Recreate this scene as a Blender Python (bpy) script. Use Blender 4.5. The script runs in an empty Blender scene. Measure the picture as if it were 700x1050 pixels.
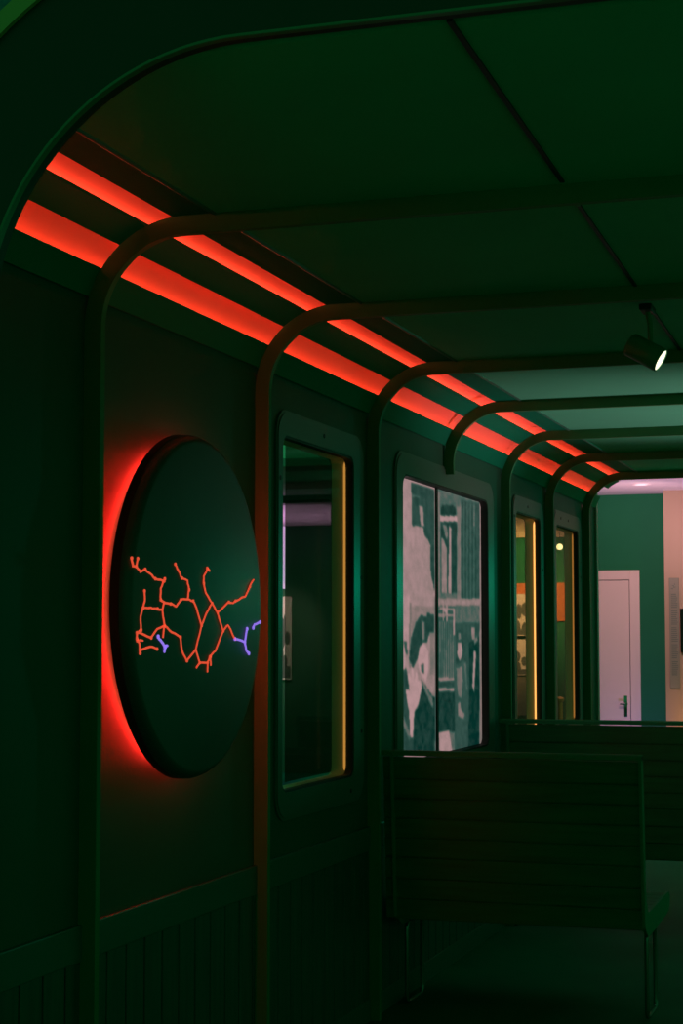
import bpy, bmesh, math, random
from mathutils import Vector, Matrix
random.seed(4)
SC = bpy.context.scene
C = SC.collection
# One unit u is 2 m.  Origin of u-space is the eye point; the carriage wall is the plane x=-1,
# y runs along the carriage, the floor is z=-0.72.
def M(x, y, z): return Vector(((x + 1) * 2.0, y * 2.0, (z + 0.72) * 2.0))
FL = -0.72

# ------------------------------------------------------------------ materials
def mat(name, col, rough=.6, metal=0., noise=0., nscale=30., emit=None, estr=1., spec=.5, bump=0., stretch=None):
    m = bpy.data.materials.new(name); m.use_nodes = True
    nt = m.node_tree; b = nt.nodes['Principled BSDF']
    b.inputs['Base Color'].default_value = (*col, 1)
    b.inputs['Roughness'].default_value = rough
    b.inputs['Metallic'].default_value = metal
    b.inputs['Specular IOR Level'].default_value = spec
    if noise or bump:
        tc = nt.nodes.new('ShaderNodeTexCoord'); mp = nt.nodes.new('ShaderNodeMapping')
        n = nt.nodes.new('ShaderNodeTexNoise'); n.inputs['Scale'].default_value = nscale
        n.inputs['Detail'].default_value = 4
        if stretch: mp.inputs['Scale'].default_value = stretch
        nt.links.new(tc.outputs['Object'], mp.inputs['Vector']); nt.links.new(mp.outputs['Vector'], n.inputs['Vector'])
        if noise:
            r = nt.nodes.new('ShaderNodeValToRGB')
            r.color_ramp.elements[0].position = .3; r.color_ramp.elements[1].position = .7
            r.color_ramp.elements[0].color = (*[c * (1 - noise) for c in col], 1)
            r.color_ramp.elements[1].color = (*[min(1, c * (1 + noise)) for c in col], 1)
            nt.links.new(n.outputs['Fac'], r.inputs['Fac']); nt.links.new(r.outputs['Color'], b.inputs['Base Color'])
        if bump:
            bp = nt.nodes.new('ShaderNodeBump'); bp.inputs['Strength'].default_value = bump; bp.inputs['Distance'].default_value = .01
            nt.links.new(n.outputs['Fac'], bp.inputs['Height']); nt.links.new(bp.outputs['Normal'], b.inputs['Normal'])
    if emit:
        b.inputs['Emission Color'].default_value = (*emit, 1); b.inputs['Emission Strength'].default_value = estr
    return m

def glass_mat(name, tint, refl=.06, rough=.0):
    m = bpy.data.materials.new(name); m.use_nodes = True
    nt = m.node_tree; nt.nodes.clear()
    out = nt.nodes.new('ShaderNodeOutputMaterial'); mx = nt.nodes.new('ShaderNodeMixShader')
    t = nt.nodes.new('ShaderNodeBsdfTransparent'); t.inputs['Color'].default_value = (*tint, 1)
    g = nt.nodes.new('ShaderNodeBsdfGlossy'); g.inputs['Roughness'].default_value = rough
    g.inputs['Color'].default_value = (.9, 1, .92, 1)
    mx.inputs['Fac'].default_value = refl
    nt.links.new(t.outputs[0], mx.inputs[1]); nt.links.new(g.outputs[0], mx.inputs[2]); nt.links.new(mx.outputs[0], out.inputs['Surface'])
    return m

WALL = mat('wall_paint', (.015, .105, .062), .5, spec=.15, noise=.08, nscale=3)
WAINS = mat('wainscot_wood', (.012, .085, .055), .5, noise=.25, nscale=6, stretch=(1, 8, .5))
TRIM = mat('trim_paint', (.014, .12, .080), .4)
RIB = mat('rib_steel', (.026, .20, .075), .55, spec=.2, noise=.08, nscale=5)
CEIL = mat('ceiling_panel', (.060, .50, .29), .7, spec=.08, noise=.06, nscale=2)
LINING = mat('cove_lining', (.0025, .20, .105), .7, spec=.05)
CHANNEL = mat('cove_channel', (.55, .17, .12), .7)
FLOORM = mat('floor_vinyl', (.004, .17, .088), .6, spec=.015, noise=.15, nscale=2, bump=.03)
ARCH = mat('arch_black', (.006, .020, .008), .5, noise=.1, nscale=4)
ARCHEDGE = mat('arch_edge_green', (.05, .17, .08), .35)
ARCHBAND = mat('arch_band_olive', (.55, .36, .10), .5)
SURROUND = mat('surround_blue', (.10, .22, .30), .7, noise=.5, nscale=22)
FRAME = mat('window_frame_paint', (.045, .135, .10), .35)
RUBBER = mat('window_seal_rubber', (.006, .012, .009), .6)
JAMB = mat('window_jamb', (.75, .62, .40), .6)
SCREW = mat('screw_dark', (.01, .015, .012), .4, .6)
WOOD = mat('bench_slat_wood', (.006, .15, .050), .5, noise=.2, nscale=4, stretch=(1, 12, 12))
STEEL = mat('bench_tube_steel', (.16, .28, .22), .25, .7)
BENCHEDGE = mat('bench_side_steel', (.04, .24, .12), .55, 0, spec=.15)
BLACK = mat('track_black', (.006, .012, .009), .5)
SPOTM = mat('spotlight_housing', (.02, .24, .12), .5)
LENS = mat('spotlight_lens', (.9, .9, .8), .3, emit=(1, .86, .62), estr=1.6)
DISC = mat('disc_face', (.018, .075, .06), .42, noise=.12, nscale=3)
DISCRIM = mat('disc_rim', (.010, .016, .012), .5)
HALO = mat('halo_led', (.9, .1, .05), .5, emit=(1, .013, .009), estr=95)
REDLED = mat('cove_led', (.9, .2, .1), .5, emit=(1, .10, .05), estr=36)
REDLED2 = mat('cove_led_upper', (.9, .2, .1), .5, emit=(1, .10, .05), estr=13)
ROUTE = mat('route_red', (.6, .1, .05), .5, emit=(.72, .07, .03), estr=1.0)
BRANCH = mat('route_violet', (.3, .2, .8), .5, emit=(.28, .17, .80), estr=1.0)
WARM1 = mat('jamb_led_amber', (.9, .6, .2), .5, emit=(1, .42, .08), estr=.55)
WARM2 = mat('jamb_led_bright', (.9, .6, .2), .5, emit=(1, .42, .11), estr=1.7)
WARM3 = mat('jamb_led_dim', (.9, .6, .2), .5, emit=(1, .36, .08), estr=.35)
CLEAR = glass_mat('clear_pane', (.96, .98, .96), .05)
TINT = glass_mat('tinted_pane', (.38, .42, .37), .004)
TEAL = mat('hall_teal_paint', (.016, .16, .075), .7, spec=.1, noise=.06, nscale=2)
GREENW = mat('hall_green_paint', (.03, .12, .07), .6)
BEIGE = mat('hall_beige_paint', (.36, .25, .18), .6)
HALLCEIL = mat('hall_ceiling_white', (.72, .66, .70), .7)
DOORM = mat('door_white', (.74, .57, .55), .5)
DOORLINE = mat('door_gap', (.12, .13, .14), .6)
CHROME = mat('chrome', (.6, .6, .6), .15, 1.)
BRASS = mat('brass', (.75, .5, .2), .4, .8)
PAPER = mat('paper_grey', (.20, .19, .15), .7)
INK = mat('ink_grey', (.10, .12, .11), .7)
SCREEN = mat('screen_black', (.004, .006, .005), .2)
ORANGE = mat('glow_orange', (.60, .16, .04), .6)
CREAM = mat('warm_wash_cream', (.70, .55, .36), .6)
GLOBE = mat('lamp_globe', (1, .9, .7), .4, emit=(1, .85, .6), estr=3.0)
WHITEP = mat('white_board', (.75, .62, .60), .6)

# ------------------------------------------------------------------ mesh helpers (u coordinates)
class MB:
    def __init__(s): s.bm = bmesh.new()
    def v(s, p): return s.bm.verts.new(M(*p))
    def face(s, pts):
        return s.bm.faces.new([s.v(p) for p in pts])
    def box(s, x0, x1, y0, y1, z0, z1, bev=0.):
        vs = [s.v((x, y, z)) for x in (x0, x1) for y in (y0, y1) for z in (z0, z1)]
        fs = [s.bm.faces.new([vs[i] for i in q]) for q in ((0,1,3,2),(4,6,7,5),(0,4,5,1),(2,3,7,6),(0,2,6,4),(1,5,7,3))]
        if bev:
            es = list({e for f in fs for e in f.edges})
            bmesh.ops.bevel(s.bm, geom=es, offset=bev * 2, segments=2, affect='EDGES', profile=.5)
        return s
    def strip_prism(s, a, b, f0, f1):
        # a, b: matched open polylines; f0/f1 place a 2-D point at either end of the extrusion
        n = len(a)
        A0 = [s.v(f0(p)) for p in a]; B0 = [s.v(f0(p)) for p in b]
        A1 = [s.v(f1(p)) for p in a]; B1 = [s.v(f1(p)) for p in b]
        F = s.bm.faces.new
        for i in range(n - 1):
            F((A0[i], A0[i+1], B0[i+1], B0[i])); F((A1[i+1], A1[i], B1[i], B1[i+1]))
            F((A0[i+1], A0[i], A1[i], A1[i+1])); F((B0[i], B0[i+1], B1[i+1], B1[i]))
        F((A0[0], B0[0], B1[0], A1[0])); F((B0[-1], A0[-1], A1[-1], B1[-1]))
        return s
    def ring_prism(s, a, b, f0, f1):
        n = len(a)
        A0 = [s.v(f0(p)) for p in a]; B0 = [s.v(f0(p)) for p in b]
        A1 = [s.v(f1(p)) for p in a]; B1 = [s.v(f1(p)) for p in b]
        F = s.bm.faces.new
        for i in range(n):
            j = (i + 1) % n
            F((A0[i], A0[j], B0[j], B0[i])); F((A1[j], A1[i], B1[i], B1[j]))
            F((A0[j], A0[i], A1[i], A1[j])); F((B0[i], B0[j], B1[j], B1[i]))
        return s
    def prism(s, pts, f0, f1):
        a = [s.v(f0(p)) for p in pts]; b = [s.v(f1(p)) for p in pts]; n = len(pts)
        s.bm.faces.new(a[::-1]); s.bm.faces.new(b)
        for i in range(n):
            j = (i + 1) % n; s.bm.faces.new((a[i], a[j], b[j], b[i]))
        return s
    def tube(s, pts, r, seg=10, closed=False):
        P = [M(*p) for p in pts]; n = len(P); rings = []; r = r * 2
        up = None
        for i in range(n):
            if closed: t = (P[(i+1) % n] - P[i-1]).normalized()
            else: t = (P[min(i+1, n-1)] - P[max(i-1, 0)]).normalized()
            if up is None:
                up = t.orthogonal().normalized()
            up = (up - t * up.dot(t)).normalized(); w = t.cross(up)
            rings.append([s.bm.verts.new(P[i] + (up * math.cos(k*2*math.pi/seg) + w * math.sin(k*2*math.pi/seg)) * r) for k in range(seg)])
        for i in range(n if closed else n - 1):
            A = rings[i]; B = rings[(i+1) % n]
            for k in range(seg):
                s.bm.faces.new((A[k], A[(k+1) % seg], B[(k+1) % seg], B[k]))
        if not closed:
            s.bm.faces.new(rings[0][::-1]); s.bm.faces.new(rings[-1])
        return s
    def lathe(s, c, axis, prof, seg=40):
        # prof: (distance along axis, radius) in u
        ax = Vector(axis).normalized(); o = ax.orthogonal().normalized(); w = ax.cross(o); c = Vector(c)
        rings = []
        for d, r in prof:
            if r < 1e-6: rings.append([s.v(c + ax * d)])
            else: rings.append([s.v(c + ax * d + (o * math.cos(k*2*math.pi/seg) + w * math.sin(k*2*math.pi/seg)) * r) for k in range(seg)])
        for A, B in zip(rings, rings[1:]):
            for k in range(seg):
                k2 = (k + 1) % seg
                if len(A) == 1 and len(B) == 1: continue
                if len(A) == 1: s.bm.faces.new((A[0], B[k], B[k2]))
                elif len(B) == 1: s.bm.faces.new((A[k], B[0], A[k2]))
                else: s.bm.faces.new((A[k], B[k], B[k2], A[k2]))
        return s
    def build(s, name, m, parent=None, smooth=False):
        bmesh.ops.remove_doubles(s.bm, verts=s.bm.verts, dist=1e-6)
        bmesh.ops.recalc_face_normals(s.bm, faces=s.bm.faces)
        me = bpy.data.meshes.new(name)
        origin = Vector((0, 0, 0))
        if parent is not None:
            origin = parent['_o'] if '_o' in parent else (0, 0, 0); origin = Vector(origin)
        else:
            cs = [v.co for v in s.bm.verts]
            origin = Vector((sum(c.x for c in cs)/len(cs), sum(c.y for c in cs)/len(cs), min(c.z for c in cs)))
        bmesh.ops.translate(s.bm, verts=s.bm.verts, vec=-origin)
        s.bm.to_mesh(me); s.bm.free()
        if smooth:
            for p in me.polygons: p.use_smooth = True
            me.set_sharp_from_angle(angle=math.radians(40))
        o = bpy.data.objects.new(name, me); C.objects.link(o); me.materials.append(m)
        if parent is None: o.location = origin
        else:
            o.parent = parent
        o['_o'] = tuple(origin)
        return o

def thing(name, at, label=None, cat=None, group=None, kind=None):
    o = bpy.data.objects.new(name, None); C.objects.link(o); o.location = M(*at); o['_o'] = tuple(M(*at)); o.empty_display_size = .1
    if kind: o['kind'] = kind
    tag(o, label, cat, group); return o
def tag(o, label=None, cat=None, group=None):
    if label: o['label'] = label
    if cat: o['category'] = cat
    if group: o['group'] = group
    return o
def struct(o, label=None):
    o['kind'] = 'structure'
    if label: o['label'] = label
    return o

def atY(y): return lambda p: (p[0], y, p[1])
def atX(x): return lambda p: (x, p[0], p[1])
def atZ(z): return lambda p: (p[0], p[1], z)
def arc(cx, cz, r, a0, a1, n=16):       # angle measured from -x towards +z, degrees
    return [(cx - r*math.cos(math.radians(a0 + (a1-a0)*i/n)), cz + r*math.sin(math.radians(a0 + (a1-a0)*i/n))) for i in range(n+1)]
def rrect(y0, y1, z0, z1, r, n=8):
    out = []
    for cy, cz, a in ((y1-r, z1-r, 0), (y0+r, z1-r, 90), (y0+r, z0+r, 180), (y1-r, z0+r, 270)):
        for k in range(n+1):
            t = math.radians(a + 90*k/n); out.append((cy + r*math.cos(t), cz + r*math.sin(t)))
    return out

# ------------------------------------------------------------------ camera
f, vx, vy = 1780., 936., 657.
pitch = math.atan((vy-525)/f); yaw = math.atan((vx-350)/math.hypot(f, vy-525))
cam = bpy.data.objects.new('camera', bpy.data.cameras.new('camera')); C.objects.link(cam)
fw = Vector((-math.sin(yaw)*math.cos(pitch), math.cos(yaw)*math.cos(pitch), math.sin(pitch)))
cam.location = M(0, 0, 0); cam.rotation_euler = fw.to_track_quat('-Z', 'Y').to_euler()
cam.data.sensor_fit = 'VERTICAL'; cam.data.sensor_height = 36; cam.data.lens = 36*f/1050
cam.data.clip_start = .05
SC.camera = cam

# ------------------------------------------------------------------ setting: the carriage
Y0, Y1 = 1.43, 5.74                     # near and far end of the carriage shell
struct(MB().box(-4.7, 1.7, -.6, 9.3, FL-.06, FL).build('floor', FLOORM))
# left wall with the four openings
OPEN = [(2.715, 3.110, -.262, .345), (3.43, 4.195, -.262, .345), (4.52, 4.84, -.262, .345), (5.062, 5.425, -.262, .345)]
mb = MB(); XW0 = -1.04; ZT = .446; y = Y0
for a, b, c, d in OPEN:
    mb.box(XW0, -1, y, a, FL, ZT); mb.box(XW0, -1, a, b, FL, c); mb.box(XW0, -1, a, b, d, ZT); y = b
mb.box(XW0, -1, y, Y1, FL, ZT)
struct(mb.build('wall_left', WALL))
mb = MB(); mb.box(-1, -.9940, Y0, Y1, -.400, -.354, .002)
struct(mb.build('trim_1', TRIM), 'dark wooden dado rail along the carriage wall')
mb = MB(); yy = Y0
while yy < Y1 - .01:
    mb.box(-1, -.9968, yy+.0022, min(yy+.058, Y1)-.0022, FL+.04, -.400, .0012); yy += .058
struct(mb.build('trim_2', WAINS), 'vertical board wainscot below the dado rail')
struct(MB().box(-1, -.9945, Y0, Y1, FL, FL+.042, .0015).build('baseboard_left', TRIM))

CX, CZ, CR = -.865, .401, .135
TH = .006
def lining(name, a0, a1, tail=None, lab=None):
    o = arc(CX, CZ, CR, a0, a1); i = arc(CX, CZ, CR+TH, a0, a1)
    if tail: o.append((tail, CZ+CR)); i.append((tail, CZ+CR+TH))
    struct(MB().strip_prism(o, i, atY(Y0), atY(Y1)).build(name, LINING, smooth=True), lab)
lining('trim_3', 17, 33.5, lab='curved cove panel above the carriage wall')
lining('trim_4', 50, 68, lab='dark curved panel between the two red light bands')
lining('trim_5', 84, 90, tail=-.82, lab='cove panel between red light band and ceiling')
struct(MB().tube([(-.8215, Y0, .536), (-.8215, Y1, .536)], .0032, 8).build('trim_6', TRIM, smooth=True), 'thin bead along the ceiling edge')
mb = MB(); ys = [Y0, 1.995, 2.605, 3.21, 3.79, 4.365, 4.935, 5.52, Y1]
for a, b in zip(ys, ys[1:]): mb.box(-.82, 1.3, a+.0015, b-.0015, .536, .556)
mb.box(-.82, 1.3, Y0, Y1, .542, .562)
struct(mb.build('ceiling', CEIL))
# red light coves
for nm, a0, a1, lab in (('light_cove', 27.5, 53.5, 'lower and wider red glowing light band under the curved ceiling edge'),
                        ('light_cove', 61.5, 87.5, 'upper red glowing light band nearest the ceiling panels')):
    am = math.radians((a0+a1)/2)
    t = thing(nm, (CX-CR*math.cos(am), (Y0+Y1)/2, CZ+CR*math.sin(am)), lab, 'light', 'red cove light bands')
    dp = .0155 if a0 < 40 else .020
    o = arc(CX, CZ, CR+dp, a0, a1); i = arc(CX, CZ, CR+dp+.004, a0, a1)
    mb = MB().strip_prism(o, i, atY(Y0), atY(Y1-.02))
    for a, b in ((a0-.6, a0), (a1, a1+.6)):
        mb.strip_prism([arc(CX, CZ, CR+TH, a, b, 1)[0], arc(CX, CZ, CR+dp+.004, a, b, 1)[0]],
                       [arc(CX, CZ, CR+TH, a, b, 1)[1], arc(CX, CZ, CR+dp+.004, a, b, 1)[1]], atY(Y0), atY(Y1-.02))
    mb.build('channel', CHANNEL, t, True)
    o = arc(CX, CZ, CR+.0085, a0+.1, a0+.8, 2); i = arc(CX, CZ, CR+dp-.002, a0+.1, a0+.8, 2)
    MB().strip_prism(o, i, atY(Y0+.01), atY(Y1-.03)).build('led_tape', REDLED if a0 < 40 else REDLED2, t)['label'] = 'red light tape'

# ribs
RT, RW = .0235, .012
NEAR = [1.99, 2.60, 3.205, 3.785, 4.36, 4.93, 5.515]
LAB = ['curved steel rib of the carriage left of the round map disc',
       'curved steel rib between the round map disc and the first window',
       'curved steel rib between the first window and the photo panel',
       'short curved steel rib ending just above the photo panel',
       'curved steel rib right of the photo panel',
       'curved steel rib between the two narrow far windows',
       'curved steel rib at the far end beside the open doorway']
for k, (yn, lb) in enumerate(zip(NEAR, LAB)):
    zb = .375 if k == 3 else FL + .001
    o = [(-1.0, zb)] + arc(CX, CZ, CR, 0, 90, 20) + [(1.25, CZ+CR)]
    i = [(-1.0+RT, zb)] + arc(CX, CZ, CR-RT, 0, 90, 20) + [(1.25, CZ+CR-RT)]
    tag(MB().strip_prism(o, i, atY(yn), atY(yn+RW)).build('carriage_rib', RIB, smooth=True), lb, 'rib', 'carriage ribs')

# far end jamb of the carriage wall
struct(MB().box(XW0, -.992, Y1, Y1+.03, FL, .50).build('trim_7', mat('end_jamb', (.30, .30, .24), .5)), 'pale end jamb of the carriage wall')

# near portal arch
ax, az, ar = -.551, .28, .25
def portal(off, n=28):
    return [(ax-ar-off, FL+.001)] + arc(ax, az, ar+off, 0, 90, n) + [(1.25, az+ar+off)]
t = thing('portal_arch', (ax-ar, 1.4, FL), 'dark rounded portal arch framing the near end of the carriage', 'arch')
MB().strip_prism(portal(.0026), portal(.113), atY(1.39), atY(1.412)).build('arch_panel', ARCH, t, True)
MB().strip_prism(portal(0), portal(.0026), atY(1.388), atY(1.396)).build('inner_edge', ARCHEDGE, t, True)['label'] = 'thin green inner edge'
MB().strip_prism(portal(.113), portal(.130), atY(1.385), atY(1.414)).build('outer_band', ARCHBAND, t, True)['label'] = 'olive green outer band'
struct(MB().strip_prism(portal(.1302), portal(.55), atY(1.400), atY(1.42)).build('wall_front', SURROUND))

# ------------------------------------------------------------------ windows
TINT2 = glass_mat('light_tinted_pane', (.64, .62, .46), .004)
def window(n, y0, y1, oy0, oy1, led, tint_gap, screws, z0=-.252, z1=.345, oz0=-.298, oz1=.388):
    t = thing('window_%d' % n, (-1, (y0+y1)/2, z0), kind='structure')
    fr = MB(); out = rrect(oy0, oy1, oz0, oz1, .045); inn = rrect(y0, y1, z0, z1, .022)
    # bevelled face: outer edge low, face proud by 10 mm
    mid = rrect(oy0+.005, oy1-.005, oz0+.005, oz1-.005, .041)
    fr.ring_prism(mid, inn, atX(-1.0), atX(-.9945))
    fr.ring_prism(out, mid, atX(-1.0), atX(-.9965))
    fo = fr.build('window_frame', FRAME, t, True)
    seal = rrect(y0+.004, y1-.004, z0+.004, z1-.004, .019)
    MB().ring_prism(inn, seal, atX(-1.0100), atX(-.9965)).build('seal', RUBBER, t, True)
    # jamb lining inside the wall opening
    a, b = rrect(y0-.001, y1+.001, z0-.001, z1+.001, .02), rrect(y0+.003, y1-.003, z0+.003, z1-.003, .017)
    MB().ring_prism(a, b, atX(-1.0395), atX(-1.0100)).build('jamb', JAMB, t, True)
    MB().box(-1.0092, -1.0078, y0+.0045, y1-.0045, z0+.0045, z1-.0045).build('glass_pane', CLEAR, t)
    MB().box(-1.0385, -1.0375, y0+.0035+tint_gap, y1-.0035, z0+.008, z1-.0035).build('tinted_pane', TINT if n == 1 else TINT2, t)
    MB().prism([(-1.0102, y1-.0032), (-1.0102, y1-.0085), (-1.0150, y1-.0032)], atZ(z0+.012), atZ(z1-.006)).build('light_strip', led, t)['label'] = 'amber light strip'
    for sy, sz in screws:
        MB().lathe((-.9945, sy, sz), (1, 0, 0), [(0, .0042), (.0012, .0038), (.0012, 0)], 12).build('screw', SCREW, fo)
    return t
window(1, 2.716, 3.105, 2.690, 3.170, WARM1, .128, [(2.93, .366), (2.704, .271), (3.085, -.277), (3.150, .12), (3.150, -.17)])
window(2, 4.515, 4.835, 4.480, 4.885, WARM2, .0, [(4.665, .366), (4.497, .33), (4.862, .2)])
window(3, 5.062, 5.420, 5.030, 5.480, WARM3, .0, [(5.135, .366), (5.25, .366), (5.452, .2)])

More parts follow.
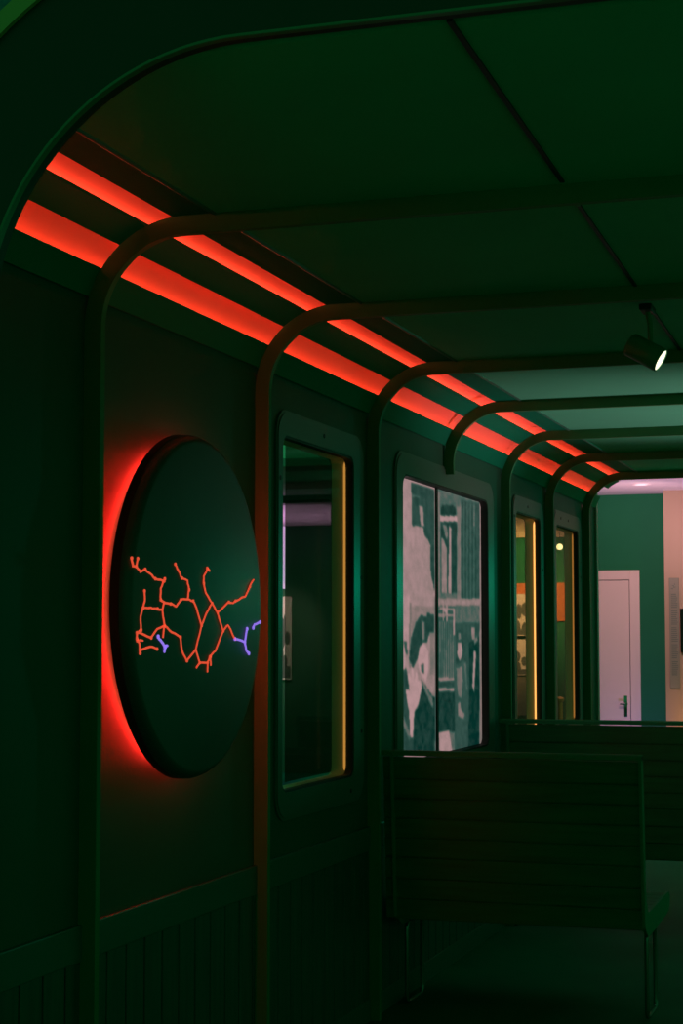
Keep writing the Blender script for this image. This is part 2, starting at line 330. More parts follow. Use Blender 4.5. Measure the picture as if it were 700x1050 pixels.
# photo panel in its own recessed frame
A0, A1, Z0, Z1 = 3.448, 4.165, .338, -.245
t = thing('framed_photograph', (-1, (A0+A1)/2, Z1), 'large black and white crowd photograph in a rounded wall frame behind the bench', 'photo panel')
fr = MB(); out = rrect(3.385, 4.262, -.300, .392, .05); mid = rrect(3.391, 4.256, -.294, .386, .046); inn = rrect(3.436, 4.196, -.257, .347, .03)
fr.ring_prism(mid, inn, atX(-1.0), atX(-.9945)); fr.ring_prism(out, mid, atX(-1.0), atX(-.9965)); fr.build('frame', FRAME, t, True)
MB().ring_prism(inn, rrect(3.440, 4.192, -.253, .343, .027), atX(-1.02), atX(-.9955)).build('seal', RUBBER, t, True)
SHAPES = [[0.5,[[0.419,-0.02],[0.985,-0.026],[0.962,1.095],[0.405,1.049]]],[0.25,[[0.158,0.009],[0.413,0.005],[0.41,0.231],[0.362,0.22],[0.331,0.198],[0.299,0.19],[0.283,0.157],[0.167,0.163]]],[0.8,[[0.238,0.083],[0.284,0.083],[0.295,0.156],[0.258,0.156]]],[0.55,[[0.168,0.05],[0.249,0.048],[0.249,0.055],[0.168,0.058]]],[0.22,[[0.362,0.227],[0.41,0.21],[0.408,0.39],[0.367,0.323]]],[0.62,[[0.43,0.014],[0.479,0.012],[0.473,0.441],[0.424,0.442]]],[0.13,[[0.485,0.068],[0.507,0.055],[0.634,0.045],[0.67,0.055],[0.669,0.084],[0.484,0.1]]],[0.95,[[0.478,0.1],[0.683,0.083],[0.683,0.106],[0.477,0.122]]],[0.17,[[0.486,0.122],[0.681,0.106],[0.676,0.389],[0.482,0.395]]],[0.75,[[0.49,0.18],[0.521,0.189],[0.557,0.222],[0.555,0.393],[0.487,0.395]]],[0.6,[[0.508,0.13],[0.552,0.13],[0.574,0.164],[0.558,0.186],[0.531,0.167]]],[0.85,[[0.582,0.128],[0.614,0.139],[0.609,0.183],[0.608,0.391],[0.568,0.392],[0.58,0.242]]],[0.65,[[0.684,0.047],[0.735,0.042],[0.728,0.416],[0.678,0.418]]],[0.3,[[0.735,0.013],[0.984,0.004],[0.976,0.402],[0.728,0.409]]],[0.22,[[0.745,0.026],[0.757,0.025],[0.75,0.408],[0.738,0.409]]],[0.42,[[0.767,0.024],[0.779,0.023],[0.772,0.408],[0.76,0.408]]],[0.22,[[0.789,0.022],[0.802,0.021],[0.795,0.407],[0.782,0.407]]],[0.42,[[0.812,0.02],[0.824,0.019],[0.817,0.406],[0.805,0.407]]],[0.22,[[0.834,0.018],[0.847,0.017],[0.84,0.406],[0.827,0.406]]],[0.42,[[0.857,0.016],[0.87,0.015],[0.862,0.405],[0.85,0.405]]],[0.22,[[0.88,0.014],[0.893,0.013],[0.885,0.404],[0.872,0.405]]],[0.42,[[0.903,0.012],[0.916,0.011],[0.908,0.404],[0.895,0.404]]],[0.22,[[0.926,0.01],[0.939,0.009],[0.932,0.403],[0.919,0.403]]],[0.6,[[0.9,0.021],[0.924,0.019],[0.924,0.025],[0.9,0.027]]],[0.6,[[0.9,0.031],[0.923,0.029],[0.923,0.035],[0.9,0.037]]],[0.6,[[0.9,0.041],[0.923,0.039],[0.923,0.045],[0.9,0.047]]],[0.6,[[0.9,0.051],[0.923,0.049],[0.923,0.055],[0.9,0.057]]],[0.6,[[0.9,0.061],[0.923,0.059],[0.923,0.065],[0.9,0.067]]],[0.6,[[0.899,0.07],[0.923,0.069],[0.923,0.075],[0.899,0.077]]],[0.6,[[0.899,0.08],[0.922,0.078],[0.922,0.085],[0.899,0.086]]],[0.6,[[0.899,0.09],[0.922,0.088],[0.922,0.094],[0.899,0.096]]],[0.6,[[0.899,0.1],[0.922,0.098],[0.922,0.104],[0.899,0.106]]],[0.75,[[0.425,0.418],[0.976,0.402],[0.975,0.428],[0.424,0.442]]],[0.92,[[-0.019,0.418],[0.134,0.414],[0.133,0.61],[-0.02,0.61]]],[0.6,[[0.134,0.44],[0.154,0.439],[0.152,0.676],[0.132,0.676]]],[0.72,[[0.154,0.453],[0.413,0.447],[0.412,0.557],[0.153,0.558]]],[0.3,[[0.003,0.507],[0.029,0.514],[0.033,0.565],[-0.001,0.591]]],[0.2,[[0.203,0.511],[0.254,0.484],[0.342,0.489],[0.358,0.537],[0.326,0.581],[0.278,0.586],[0.243,0.611],[0.222,0.641],[0.171,0.677],[0.132,0.643],[0.153,0.565]]],[0.62,[[0.264,0.504],[0.3,0.51],[0.299,0.571],[0.27,0.578]]],[0.2,[[0.321,0.473],[0.406,0.481],[0.406,0.543],[0.348,0.544]]],[0.65,[[0.358,0.547],[0.406,0.547],[0.404,0.701],[0.356,0.7]]],[0.97,[[0.243,0.598],[0.284,0.583],[0.336,0.612],[0.34,0.679],[0.31,0.726],[0.242,0.691],[0.22,0.644]]],[0.4,[[0.252,0.665],[0.29,0.658],[0.289,0.699],[0.262,0.691]]],[0.25,[[-0.006,0.686],[0.103,0.675],[0.131,0.741],[0.18,0.834],[0.408,0.818],[0.406,0.995],[-0.023,0.964]]],[0.95,[[-0.005,0.597],[0.055,0.589],[0.084,0.61],[0.097,0.643],[0.083,0.675],[0.036,0.695],[-0.006,0.689]]],[0.35,[[0.075,0.578],[0.109,0.581],[0.117,0.63],[0.094,0.617]]],[0.2,[[0.074,0.694],[0.112,0.695],[0.135,0.806],[0.092,0.779]]],[0.97,[[0.135,0.754],[0.116,0.696],[0.136,0.692],[0.157,0.722],[0.16,0.675],[0.175,0.677],[0.187,0.72],[0.203,0.689],[0.219,0.694],[0.223,0.724],[0.252,0.719],[0.263,0.772],[0.222,0.81],[0.182,0.835],[0.177,0.874],[0.169,0.922],[0.141,0.921],[0.131,0.832],[0.104,0.779],[0.096,0.746]]],[0.15,[[0.182,0.835],[0.23,0.804],[0.276,0.725],[0.355,0.768],[0.409,0.79],[0.406,0.995],[0.176,0.978]]],[0.55,[[0.244,0.714],[0.276,0.725],[0.381,0.789],[0.393,0.831],[0.355,0.809]]],[0.7,[[0.364,0.768],[0.403,0.766],[0.402,0.78],[0.381,0.783]]],[0.55,[[0.012,0.776],[0.035,0.802],[0.13,0.897],[0.141,0.937],[0.053,0.861],[0.008,0.801]]],[0.78,[[0.425,0.426],[0.976,0.411],[0.975,0.43],[0.424,0.444]]],[0.3,[[0.433,0.45],[0.651,0.445],[0.65,0.499],[0.432,0.502]]],[0.75,[[0.446,0.453],[0.639,0.448],[0.639,0.459],[0.446,0.462]]],[0.75,[[0.446,0.476],[0.639,0.473],[0.639,0.484],[0.446,0.487]]],[0.8,[[0.502,0.434],[0.518,0.434],[0.516,0.521],[0.501,0.522]]],[0.8,[[0.545,0.433],[0.563,0.432],[0.562,0.521],[0.544,0.521]]],[0.85,[[0.508,0.444],[0.558,0.464],[0.558,0.479],[0.504,0.458]]],[0.3,[[0.432,0.503],[0.646,0.5],[0.642,0.728],[0.429,0.722]]],[0.6,[[0.439,0.503],[0.45,0.503],[0.447,0.719],[0.436,0.719]]],[0.6,[[0.464,0.503],[0.475,0.502],[0.472,0.72],[0.461,0.72]]],[0.6,[[0.49,0.502],[0.501,0.502],[0.498,0.721],[0.487,0.72]]],[0.6,[[0.516,0.502],[0.527,0.502],[0.524,0.721],[0.512,0.721]]],[0.6,[[0.542,0.501],[0.553,0.501],[0.55,0.722],[0.538,0.722]]],[0.6,[[0.568,0.501],[0.579,0.501],[0.576,0.723],[0.564,0.722]]],[0.6,[[0.594,0.501],[0.606,0.501],[0.602,0.723],[0.591,0.723]]],[0.6,[[0.621,0.5],[0.633,0.5],[0.629,0.724],[0.618,0.724]]],[0.85,[[0.628,0.449],[0.651,0.448],[0.65,0.556],[0.633,0.553]]],[0.24,[[0.429,0.72],[0.642,0.725],[0.641,0.773],[0.429,0.766]]],[0.78,[[0.438,0.716],[0.64,0.721],[0.64,0.733],[0.438,0.728]]],[0.78,[[0.438,0.754],[0.639,0.76],[0.639,0.773],[0.437,0.766]]],[0.15,[[0.429,0.766],[0.646,0.774],[0.643,0.931],[0.427,0.918]]],[0.9,[[0.451,0.922],[0.574,0.922],[0.614,1.009],[0.461,0.998]]],[0.28,[[0.65,0.506],[0.974,0.502],[0.963,1.036],[0.642,1.013]]],[0.22,[[0.673,0.542],[0.709,0.53],[0.746,0.545],[0.763,0.636],[0.743,0.669],[0.667,0.667],[0.663,0.599]]],[0.88,[[0.682,0.581],[0.725,0.583],[0.747,0.614],[0.739,0.639],[0.707,0.656],[0.679,0.632]]],[0.6,[[0.688,0.545],[0.721,0.545],[0.728,0.57],[0.69,0.574]]],[0.33,[[0.648,0.674],[0.768,0.654],[0.804,0.702],[0.822,0.806],[0.786,1.023],[0.647,1.013]]],[0.62,[[0.666,0.685],[0.743,0.676],[0.747,0.738],[0.729,0.802],[0.688,0.797],[0.67,0.743]]],[0.7,[[0.681,0.822],[0.712,0.816],[0.721,0.845],[0.769,0.869],[0.754,0.887],[0.682,0.872]]],[0.5,[[0.763,0.665],[0.792,0.662],[0.81,0.776],[0.79,0.775]]],[0.12,[[0.831,0.585],[0.869,0.574],[0.973,0.559],[0.963,1.036],[0.811,1.025],[0.827,0.806]]],[0.75,[[0.865,0.519],[0.909,0.524],[0.91,0.566],[0.884,0.576],[0.864,0.559]]],[0.6,[[0.89,0.57],[0.941,0.559],[0.951,0.577],[0.907,0.592]]],[0.85,[[0.894,0.615],[0.925,0.622],[0.896,0.785],[0.871,0.763]]]]
def paint_photo():
    nu, nv = 150, 210
    g = [[.90 - .10*(j/nv) - .12*(i/nu) for i in range(nu+1)] for j in range(nv+1)]  # ground tone brightest at upper left, spotlight falloff painted in
    for val, poly in SHAPES:
        xs = [p[0] for p in poly]; ys_ = [p[1] for p in poly]; n = len(poly)
        for j in range(max(0, int(min(ys_)*nv)), min(nv, int(max(ys_)*nv)+1)+1):
            v = j/nv
            for i in range(max(0, int(min(xs)*nu)), min(nu, int(max(xs)*nu)+1)+1):
                u = i/nu; ins = False; k = n-1
                for q in range(n):
                    if (poly[q][1] > v) != (poly[k][1] > v) and u < (poly[k][0]-poly[q][0])*(v-poly[q][1])/(poly[k][1]-poly[q][1]) + poly[q][0]: ins = not ins
                    k = q
                if ins: g[j][i] = val
    for _ in range(2):
        h = [r[:] for r in g]
        for j in range(1, nv):
            for i in range(1, nu):
                h[j][i] = (g[j][i]*4 + g[j-1][i] + g[j+1][i] + g[j][i-1] + g[j][i+1])/8
        g = h
    gx, gy = 40, 52
    q = [[random.uniform(-1, 1) for _ in range(gx+2)] for _ in range(gy+2)]
    for j in range(nv+1):
        for i in range(nu+1):
            a, b_ = i/nu*gx, j/nv*gy; ia, ib = int(a), int(b_); fa, fb = a-ia, b_-ib
            nz = (q[ib][ia]*(1-fa)+q[ib][ia+1]*fa)*(1-fb)+(q[ib+1][ia]*(1-fa)+q[ib+1][ia+1]*fa)*fb
            g[j][i] = max(0, min(1, g[j][i] + .06*nz + random.uniform(-.03, .03)))
    return g, nu, nv
G, NU, NV = paint_photo()
pm = bpy.data.materials.new('glowing_photo_print'); pm.use_nodes = True  # print glows by itself, imitating spotlight falling on it
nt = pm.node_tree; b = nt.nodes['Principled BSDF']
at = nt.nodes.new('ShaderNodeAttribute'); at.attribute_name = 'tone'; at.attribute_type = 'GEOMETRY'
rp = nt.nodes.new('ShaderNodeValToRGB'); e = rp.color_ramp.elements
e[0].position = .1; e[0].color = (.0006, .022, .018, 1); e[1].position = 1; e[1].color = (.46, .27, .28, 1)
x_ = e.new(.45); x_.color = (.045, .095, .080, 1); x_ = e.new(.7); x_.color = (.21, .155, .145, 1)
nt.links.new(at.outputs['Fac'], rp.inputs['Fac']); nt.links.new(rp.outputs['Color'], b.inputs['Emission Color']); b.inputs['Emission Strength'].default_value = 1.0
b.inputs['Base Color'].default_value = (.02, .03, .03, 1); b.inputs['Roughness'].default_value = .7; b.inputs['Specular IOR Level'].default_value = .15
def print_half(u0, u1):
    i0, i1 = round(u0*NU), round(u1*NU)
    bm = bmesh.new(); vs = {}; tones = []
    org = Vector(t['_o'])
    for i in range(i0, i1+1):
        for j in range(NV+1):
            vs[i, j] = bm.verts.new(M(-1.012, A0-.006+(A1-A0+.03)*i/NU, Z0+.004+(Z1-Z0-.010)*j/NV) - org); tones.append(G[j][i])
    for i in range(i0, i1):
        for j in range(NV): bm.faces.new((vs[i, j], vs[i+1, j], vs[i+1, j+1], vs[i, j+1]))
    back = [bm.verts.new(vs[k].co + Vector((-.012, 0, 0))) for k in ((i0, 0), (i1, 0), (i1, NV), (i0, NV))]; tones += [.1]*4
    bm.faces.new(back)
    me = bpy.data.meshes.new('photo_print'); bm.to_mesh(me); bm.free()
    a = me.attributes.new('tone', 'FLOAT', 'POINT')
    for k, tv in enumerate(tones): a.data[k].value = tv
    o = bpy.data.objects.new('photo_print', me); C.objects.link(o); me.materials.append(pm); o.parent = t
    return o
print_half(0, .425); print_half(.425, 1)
ym = A0-.006+(A1-A0+.03)*.425
MB().box(-1.0135, -1.008, ym-.006, ym+.006, -.252, .342).build('divider', RUBBER, t)['label'] = 'black upright bar between the two photo sheets'

# ------------------------------------------------------------------ round map disc
RX = -.9555
dy, dz, dr = 2.2785, .0495, .2422
t = thing('map_disc', (-1, dy, dz-dr), 'large dark round wall disc with glowing map lines and a red halo', 'wall map')
MB().lathe((-.985, dy, dz), (1, 0, 0), [(0, 0), (0, dr-.002), (.002, dr), (.0150, dr), (.0230, dr-.0025), (.0280, dr-.0065), (.0295, dr-.012), (.0295, 0)], 96).build('disc_panel', DISC, t, True)
MB().lathe((-.985, dy, dz), (1, 0, 0), [(.002, dr+.0001), (.002, dr+.0010), (.0145, dr+.0010), (.0145, dr+.0001)], 96).build('rim', DISCRIM, t, True)
MB().lathe((-.9998, dy, dz), (1, 0, 0), [(0, 0), (0, dr-.05), (.0148, dr-.05), (.014, 0)], 64).build('spacer', DISCRIM, t, True)
pts = [(-.9930, dy + (dr-.024)*math.cos(k*2*math.pi/96), dz + (dr-.024)*math.sin(k*2*math.pi/96)) for k in range(96)]
MB().tube(pts, .0022, 8, True).build('halo_ring', HALO, t, True)['label'] = 'red halo light ring behind the disc'
def lines(name, polys, m, lab, w=.0015):
    mb = MB()
    for pl in polys:
        q = []
        for (a, b2), (c, d) in zip(pl, pl[1:]):
            for s_ in range(3):
                f_ = s_/3; jit = .0009 if s_ else 0
                q.append((RX+.0004, a+(c-a)*f_+random.uniform(-jit, jit), b2+(d-b2)*f_+random.uniform(-jit, jit)))
        q.append((RX+.0004, *pl[-1])); mb.tube(q, w, 6)
        for p_ in pl[::2]: mb.lathe((RX-.0005, p_[0], p_[1]), (1, 0, 0), [(0, w*1.5), (.0024, w*1.5), (.0024, 0)], 8)
    mb.build(name, m, t)['label'] = lab
lines('route_lines', [[[2.0412,0.1061],[2.0462,0.0957],[2.055,0.096],[2.0689,0.0893],[2.0827,0.0934],[2.1003,0.0882],[2.1147,0.0822],[2.1437,0.0801]],[[2.0596,0.1064],[2.055,0.096]],[[2.1458,0.0832],[2.1394,0.077]],[[2.1437,0.0801],[2.133,0.0694],[2.1332,0.0545],[2.1442,0.0508],[2.1664,0.0498],[2.1853,0.0465],[2.2004,0.056],[2.2236,0.0571],[2.2433,0.0554],[2.2553,0.0462],[2.2743,0.0214]],[[2.1805,0.1042],[2.192,0.0955],[2.2037,0.0861],[2.2231,0.0834],[2.2288,0.0705],[2.2236,0.0571]],[[2.2952,0.1016],[2.2813,0.091],[2.2815,0.0815],[2.2891,0.0684],[2.3125,0.0537],[2.292,0.039],[2.2743,0.0214],[2.2539,-0.0124],[2.2226,-0.0276],[2.2054,-0.0128],[2.1997,0.0049],[2.1709,0.0115],[2.1463,0.0203],[2.1231,0.0157],[2.1034,0.0038],[2.067,0.0104],[2.0588,0.0104]],[[2.2935,0.1032],[2.3035,0.0997]],[[2.3125,0.0537],[2.3338,0.0406],[2.3555,0.014],[2.3261,-0.015],[2.3053,-0.0228],[2.2971,-0.0313],[2.2686,-0.0309],[2.2539,-0.0124]],[[2.3338,0.0406],[2.3508,0.0463],[2.3767,0.0566],[2.3944,0.0553],[2.4033,0.0588],[2.4441,0.0664],[2.4625,0.0821],[2.4784,0.0928]],[[2.3555,0.014],[2.3745,0.0229],[2.4013,0.0027]],[[2.1442,0.0508],[2.1393,0.0412],[2.1463,0.0203]],[[2.0811,0.065],[2.0828,0.0519],[2.0767,0.0424],[2.1026,0.0435],[2.1226,0.0424],[2.1393,0.0412]],[[2.0767,0.0424],[2.07,0.0313],[2.0711,0.0139],[2.0588,0.0104],[2.059,0.0023],[2.0673,-0.0034],[2.069,-0.0164]],[[2.0604,0.0],[2.0776,0.0]],[[2.0689,-0.0121],[2.1022,-0.0079],[2.1222,-0.0109]],[[2.1448,0.0188],[2.1415,0.0039]],[[2.2686,-0.0309],[2.2567,-0.038]],[[2.2971,-0.0313],[2.2973,-0.0449]],[[2.3078,-0.0228],[2.3096,-0.0356]]], ROUTE, 'glowing orange red network of map lines')
PV = [[[2.1255,0.0054],[2.1379,-0.002],[2.149,-0.008],[2.1455,-0.0155]],[[2.1475,-0.0086],[2.1563,-0.0066]],[[2.4013,0.0027],[2.4421,-0.0023],[2.4511,0.0178]],[[2.4421,-0.0023],[2.4478,-0.014],[2.4589,-0.0191]],[[2.4772,0.0197],[2.4819,0.0248],[2.5057,0.0285]]]
for grp, lab in ((PV[:2], 'short violet line at lower left'), (PV[2:4], 'violet forked line at right'), (PV[4:], 'small violet dash at right edge')):
    lines('branch_line', grp, BRANCH, lab, .0019)

# ------------------------------------------------------------------ benches
def bench(name, label, legs_y):
    t = thing(name, (-.745, 3.40, FL), label, 'bench', 'slatted carriage benches')
    xa, xb = -.9925, -.486
    zs = [-.2240, -.2680, -.3060, -.3440, -.3820, -.4200, -.4610, -.5000, -.5400]
    def yb(z): return 3.272 + (-.22 - z)/(.335)*.026         # the back leans slightly towards the top
    mb = MB()
    for k, (z1, z0) in enumerate(zip(zs, zs[1:])):
        g = .0017
        o = [(yb(z1-g), z1-g), (yb(z1-g)+.011, z1-g)]; i = [(yb(z0+g), z0+g), (yb(z0+g)+.011, z0+g)]
        mb.prism([o[0], o[1], i[1], i[0]], atX(xa+.003), atX(xb-.003))
    mb.prism([(yb(-.227)+.0050, -.227), (yb(-.227)+.0095, -.227), (yb(-.539)+.0095, -.539), (yb(-.539)+.0050, -.539)], atX(xa+.003), atX(xb-.003))
    mb.build('backrest', WOOD, t)
    mb = MB(); mb.prism([(yb(-.22)-.003, -.2230), (yb(-.22)-.003, -.2160), (yb(-.22)+.0, -.2130), (yb(-.22)+.014, -.2130), (yb(-.22)+.017, -.2160), (yb(-.22)+.017, -.2230)], atX(xa), atX(xb))
    mb.build('top_rail', BENCHEDGE, t, True)
    # L-shaped side steels: up the back, round the bend and along the seat
    prof_o = [(yb(-.216)-.004, -.216), (yb(-.40)-.004, -.40), (yb(-.50)-.004, -.50), (yb(-.53), -.535), (3.316, -.548), (3.332, -.5555), (3.36, -.5570), (3.59, -.5515), (3.622, -.546), (3.635, -.536)]
    prof_i = [(yb(-.216)+.018, -.216), (yb(-.40)+.018, -.40), (yb(-.48)+.018, -.48), (3.320, -.495), (3.326, -.504), (3.334, -.510), (3.36, -.513), (3.59, -.510), (3.624, -.511), (3.635, -.516)]
    for x0, x1 in ((-.974, -.968), (xb-.006, xb)):
        MB().strip_prism(prof_o, prof_i, atX(x0), atX(x1)).build('side_frame', BENCHEDGE, t, True)
    mb = MB(); yy = 3.326
    for k in range(7):
        mb.box(-.968, xb-.006, yy, yy+.0415, -.535, -.514, .002); yy += .0435
    mb.box(-.968, xb-.006, 3.33, 3.61, -.545, -.536)
    mb.build('seat', WOOD, t)
    la, lb_ = legs_y
    for x in (-.9705, -.496):
        r = .016
        p = [(x, la, -.545)]
        def bend(cy, cz, a0, a1): return [(x, cy + r*math.cos(math.radians(a0+(a1-a0)*k/6)), cz + r*math.sin(math.radians(a0+(a1-a0)*k/6))) for k in range(7)]
        zt, zb = -.556, FL+.0045
        loop = bend(la+r, zt-r, 90, 180) + bend(la+r, zb+r, 180, 270) + bend(lb_-r, zb+r, 270, 360) + bend(lb_-r, zt-r, 0, 90)
        MB().tube(loop, .0042, 8, True).build('leg', STEEL, t, True)
    return t
bench('bench', 'front slatted bench seen from behind, directly below the photo panel', (3.372, 3.485))
b2 = bench('bench', 'rear slatted bench seen from behind, partly hidden by the front bench', (3.345, 3.44))
b2.location = M(-.745, 3.40+1.018, FL); b2.scale = (1, 1, 1.035)

# ------------------------------------------------------------------ track and spotlight
def tx(y): return -.3685 - .0155*(y-1.435)
t = thing('lighting_track', (tx(3), 3, .536), 'thin black lighting track running along the ceiling panels', 'light track')
mb = MB()
for y_a, y_b in ((1.42, 1.975), (2.02, 2.72), (2.80, 5.4)):
    a_, b_ = tx(y_a), tx(y_b)
    mb.prism([(a_-.0026, y_a), (a_+.0026, y_a), (b_+.0026, y_b), (b_-.0026, y_b)], atZ(.5365), atZ(.5335))
mb.build('rail', BLACK, t)
for ya in (2.01, 2.075): MB().box(tx(ya)-.0032, tx(ya)+.0032, ya-.008, ya+.008, .5315, .5365).build('coupler', SPOTM, t)
d = Vector((.860, -.0556, -.507)).normalized()
def onY(px, py, Y):
    R_ = Vector((math.cos(yaw), math.sin(yaw), 0)); U_ = R_.cross(fw)
    r_ = fw*f + R_*(px-350) - U_*(py-525); return r_*(Y/r_.y)
E_ = Vector((-.3628, 2.70, .4352)); S_ = E_ - d*.058      # lens end, back end of the head
t = thing('spotlight', (tx(2.74), 2.74, .530), 'cylindrical track spotlight with a lit warm white lens hanging from the ceiling track', 'spotlight')
MB().box(tx(2.74)-.010, tx(2.74)+.010, 2.715, 2.765, .520, .5300, .002).build('adapter', BLACK, t)
MB().tube([(tx(2.74), 2.74, .522), (tx(2.74)+.004, 2.738, .50), (E_.x-.02, 2.728, .470), (E_.x-.024, 2.722, .455)], .0042, 8).build('stem', SPOTM, t, True)
MB().lathe(S_, d, [(0, 0), (0, .0165), (.003, .019), (.055, .0195), (.058, .019), (.058, .0172), (.0555, .0170)], 40).build('head', SPOTM, t, True)
hd = bpy.data.objects['head']
MB().lathe(S_, d, [(.0565, .0172), (.0572, .012), (.0575, 0)], 40).build('lens', LENS, hd, True)['label'] = 'glowing warm white lens'

# ------------------------------------------------------------------ museum hall beyond
struct(MB().box(-2.2, -.96, 7.5, 7.6, FL, .66).build('wall_back', TEAL))
struct(MB().box(-4.7, -2.2, 9.0, 9.1, FL, .80).build('wall_recess', GREENW))
struct(MB().box(-4.75, -4.65, -.6, 9.1, FL, .80).build('wall_far_left', GREENW))
struct(MB().box(-.985, 1.6, 7.34, 7.44, FL, .66).build('wall_partition', BEIGE))
mb = MB(); mb.box(-2.25, 1.7, 5.9, 7.6, .631, .66); mb.box(-4.7, -2.25, 5.9, 9.1, .631, .66)
struct(mb.build('ceiling_hall', HALLCEIL))
struct(MB().box(-4.7, -2.26, 7.12, 7.22, .600, .631).build('trim_8', mat('beam_dark', (.02, .04, .025), .6)), 'dark beam under the hall ceiling')
# door
t = thing('door_1', (-1.25, 7.5, FL), kind='structure')
mb = MB()
for a in ((-1.155, -1.112, FL, .303), (-1.405, -1.362, FL, .303)): mb.box(a[0], a[1], 7.488, 7.5, a[2], a[3], .002)
mb.box(-1.3625, -1.1545, 7.488, 7.5, .262, .303, .002); mb.build('door_frame', DOORM, t)
MB().box(-1.3595, -1.1580, 7.493, 7.5, FL+.005, .259).build('door_leaf', DOORM, t)
lf = bpy.data.objects['door_leaf']
MB().box(-1.3625, -1.1545, 7.4985, 7.4995, FL+.002, .2625).build('door_gap', DOORLINE, t)
mb = MB(); mb.lathe((-1.177, 7.493, -.27), (0, -1, 0), [(0, .009), (.003, .009), (.003, .0045), (.018, .0045), (.018, 0)], 16)
mb.tube([(-1.177, 7.476, -.27), (-1.20, 7.476, -.27)], .0045, 8); mb.box(-1.184, -1.170, 7.490, 7.493, -.325, -.235, .001)
mb.build('door_handle', CHROME, lf, True)
# recessed downlight
t = thing('recessed_downlight', (-1.03, 7.02, .631), 'round recessed downlight in the lilac ceiling above the white door', 'ceiling light')
MB().lathe((-1.03, 7.02, .6315), (0, 0, -1), [(0, .040), (.003, .040), (.004, .036), (.002, .029), (0, .029)], 40).build('trim_ring', HALLCEIL, t, True)
MB().lathe((-1.03, 7.02, .6308), (0, 0, -1), [(0, .029), (.0005, 0)], 40).build('diffuser', mat('downlight_diffuser', (.9, .8, .8), .4, emit=(1, .82, .88), estr=.8), t)
# info panel and screen on the partition
t = thing('text_panel', (-.945, 7.34, -.2), 'narrow grey text panel on the beige wall right of the white door', 'sign')
MB().box(-.966, -.925, 7.334, 7.34, -.198, .262, .001).build('board', PAPER, t)
mb = MB(); z = .20
for k in range(44):
    z -= .0078
    if k % 9 == 8: continue
    mb.box(-.958, -.958+random.uniform(.020, .028), 7.3335, 7.3342, z, z+.0034)
mb.build('text_lines', INK, t)
mb = MB()
for k in range(7): mb.box(-.957+.004*(k % 4)+.001*k, -.954+.004*(k % 4)+.001*k, 7.3335, 7.3342, .215+.006*(k//2), .220+.006*(k//2))
mb.build('heading_mark', INK, t)
tag(MB().box(-.921, -.70, 7.325, 7.34, -.05, .135, .003).build('wall_screen', SCREEN), 'black wall screen at the right edge beside the grey text panel', 'screen')
# things seen through the narrow windows
def board(name, x0, x1, z0, z1, Y, m, lab, cat, group=None, thick=.008):
    return tag(MB().box(x0, x1, Y-thick, Y, z0, z1, .001).build(name, m), lab, cat, group)
board('warm_wash_board', -1.90, -1.40, .452, .56, 7.5, CREAM, 'cream board standing in for warm light high on the hall wall seen through the middle narrow window', 'board')  # board coloured like the wall washed by warm light
board('orange_glow_board', -1.72, -1.408, .085, .252, 7.5, ORANGE, 'orange banner on the hall wall seen through the far windows', 'glow')  # board painted orange in place of an amber glow
def photo_card(name, x0, x1, z0, z1, Y, lab, cat, seed, group):
    t = thing(name, ((x0+x1)/2, Y, z0), lab, cat, group)
    MB().box(x0, x1, Y-.006, Y, z0, z1).build('board', WHITEP, t)
    rnd = random.Random(seed); mb = MB(); h = z1-z0; w = x1-x0
    for k in range(9):
        cx = x0+w*rnd.uniform(.15, .85); cz = z0+h*rnd.uniform(.12, .70); rx, rz = w*rnd.uniform(.06, .14), h*rnd.uniform(.07, .20)
        mb.prism([(cx+rx*math.cos(a*.7854)*rnd.uniform(.7, 1.2) if False else min(x1-.002, max(x0+.002, cx+rx*math.cos(a*.7854))), min(z1-.002, max(z0+.002, cz+rz*math.sin(a*.7854)))) for a in range(8)], atY(Y-.0066-.00003*k), atY(Y-.0060))
    mb.box(x0+.004, x1-.004, Y-.0068, Y-.006, z0+h*.02, z0+h*.16)
    mb.build('photo_figures', INK, t)
    return t
photo_card('photo_board', -1.70, -1.555, .022, .205, 7.485, 'upper black and white photo board seen through the middle narrow window', 'photo board', 3, 'photo boards on the hall wall')
photo_card('photo_board', -1.70, -1.560, -.150, .006, 7.485, 'lower black and white photo board seen through the middle narrow window', 'photo board', 8, 'photo boards on the hall wall')
board('info_card', -1.66, -1.565, -.325, -.158, 7.49, PAPER, 'plain grey card below the two photo boards in the middle narrow window', 'card')
photo_card('poster', -3.36, -3.238, -.213, .243, 8.99, 'pale poster with a grey figure seen through the left side of the large window', 'poster', 5, None)
board('lit_board', -3.36, -3.277, .285, .630, 8.99, mat('lit_board', (.8, .6, .85), .5, emit=(.55, .32, .55), estr=.8), 'upright glowing lilac board above the pale poster in the large window', 'light panel')
# hanging globe lamp
gp = (-1.362, 7.0, .3822)
t = thing('globe_lamp', gp, 'small bright hanging globe lamp seen through the farthest window', 'lamp')
MB().lathe((gp[0], gp[1], gp[2]-.013), (0, 0, 1), [(0, 0)] + [(.013-.013*math.cos(a*math.pi/10), .013*math.sin(a*math.pi/10)) for a in range(1, 10)] + [(.026, 0)], 20).build('globe', GLOBE, t, True)
MB().tube([(gp[0], gp[1], gp[2]+.0125), (gp[0], gp[1], .632)], .002, 6).build('hanging_rod', BLACK, t)
# stanchion
t = thing('barrier_post', (-1.374, 7.05, FL), 'slim brass barrier post seen low in the farthest window', 'barrier post')
MB().lathe((-1.374, 7.05, FL), (0, 0, 1), [(0, .055), (.006, .055), (.012, .03), (.018, .009), (.47, .009), (.475, 0)], 20).build('post', BRASS, t, True)
MB().lathe((-1.374, 7.05, FL+.47), (0, 0, 1), [(0, .009), (.004, .014), (.014, .015), (.020, .010), (.023, 0)], 20).build('cap', BRASS, t, True)

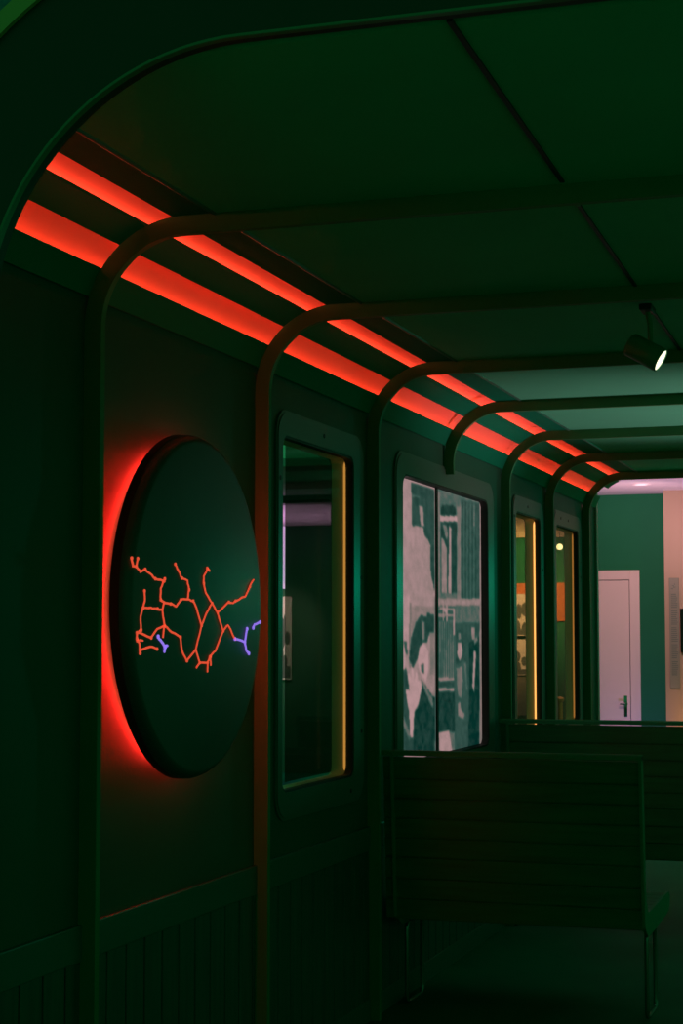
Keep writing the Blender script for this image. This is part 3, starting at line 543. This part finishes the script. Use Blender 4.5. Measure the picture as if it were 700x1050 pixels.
# ------------------------------------------------------------------ light
w = bpy.data.worlds.new('world'); SC.world = w; w.use_nodes = True
bg = w.node_tree.nodes['Background']; bg.inputs['Color'].default_value = (.010, .150, .050, 1); bg.inputs['Strength'].default_value = 1.0
def light(name, kind, at, col, energy, size=.1, aim=None, spot=None, spread=None):
    l = bpy.data.lights.new(name, kind); l.color = col; l.energy = energy
    if kind == 'AREA':
        l.shape = 'DISK'; l.size = size
        if spread: l.spread = spread
    else: l.shadow_soft_size = size
    if spot: l.spot_size = math.radians(spot); l.spot_blend = .8
    o = bpy.data.objects.new(name, l); C.objects.link(o); o.location = M(*at)
    if aim: o.rotation_euler = (M(*aim)-M(*at)).to_track_quat('-Z', 'Y').to_euler()
    return o
light('spotlight_beam', 'SPOT', E_ + d*.004, (1, .86, .62), 40, .03, E_ + d*.5, 70)
light('hall_lamp', 'SPOT', (-.93, 6.7, .50), (1, .55, .54), 58, .03, (-1.22, 7.5, .05), 135)
light('hall_fill_up', 'SPOT', (-.9, 6.7, -.30), (1, .54, .85), 85, .04, (-.95, 6.8, .63), 95)  # unseen uplight added to brighten the hall ceiling
light('hall_fill_lilac', 'SPOT', (-1.06, 7.15, -.60), (.55, .36, 1.0), 10, .04, (-1.25, 7.5, -.3), 110)  # unseen light added to tint the lower door lilac
light('hall_lamp_warm', 'SPOT', (-.84, 7.2, -.36), (1, .50, .18), 3, .04, (-.84, 7.34, -.3), 150)
light('hall_fill_teal', 'POINT', (-.10, 6.2, .20), (.0, 1, .55), 16, .06)  # added source without fixture, brings teal light into the far carriage
light('poster_fill', 'SPOT', (-1.62, 6.7, .60), (1, .62, .34), 240, .03, (-1.66, 7.5, .20), 46)  # unseen spot added to light the boards behind the far windows
light('side_fill', 'SPOT', (.75, 4.3, -.5), (1, .36, .40), 520, .05, (-.22, 4.1, .536), 52)  # unseen spot added to brighten the ceiling bays
light('recess_fill', 'SPOT', (-3.0, 8.3, -.15), (1, .44, .90), 110, .04, (-3.0, 8.2, .63), 125)  # added upward light for the lilac ceiling band, no fixture
light('recess_poster_fill', 'SPOT', (-3.15, 8.3, .45), (1, .58, .55), 70, .03, (-3.30, 8.99, .02), 45)  # added pink spot to lift the pale poster, source unseen
light('recess_fill_green', 'SPOT', (-2.6, 7.5, .45), (.05, 1, .38), 90, .04, (-3.05, 9.0, -.15), 62)  # green light added to colour the recess wall, source unseen

SC.view_settings.view_transform = 'Standard'; SC.view_settings.look = 'None'
SC.view_settings.gamma = 1; SC.view_settings.exposure = 0; SC.view_settings.use_curve_mapping = False
try:
    SC.cycles.use_denoising = True; SC.cycles.max_bounces = 10; SC.cycles.transparent_max_bounces = 16
    SC.cycles.sample_clamp_indirect = 4
except Exception: pass
for o in bpy.data.objects:
    if '_o' in o: del o['_o']
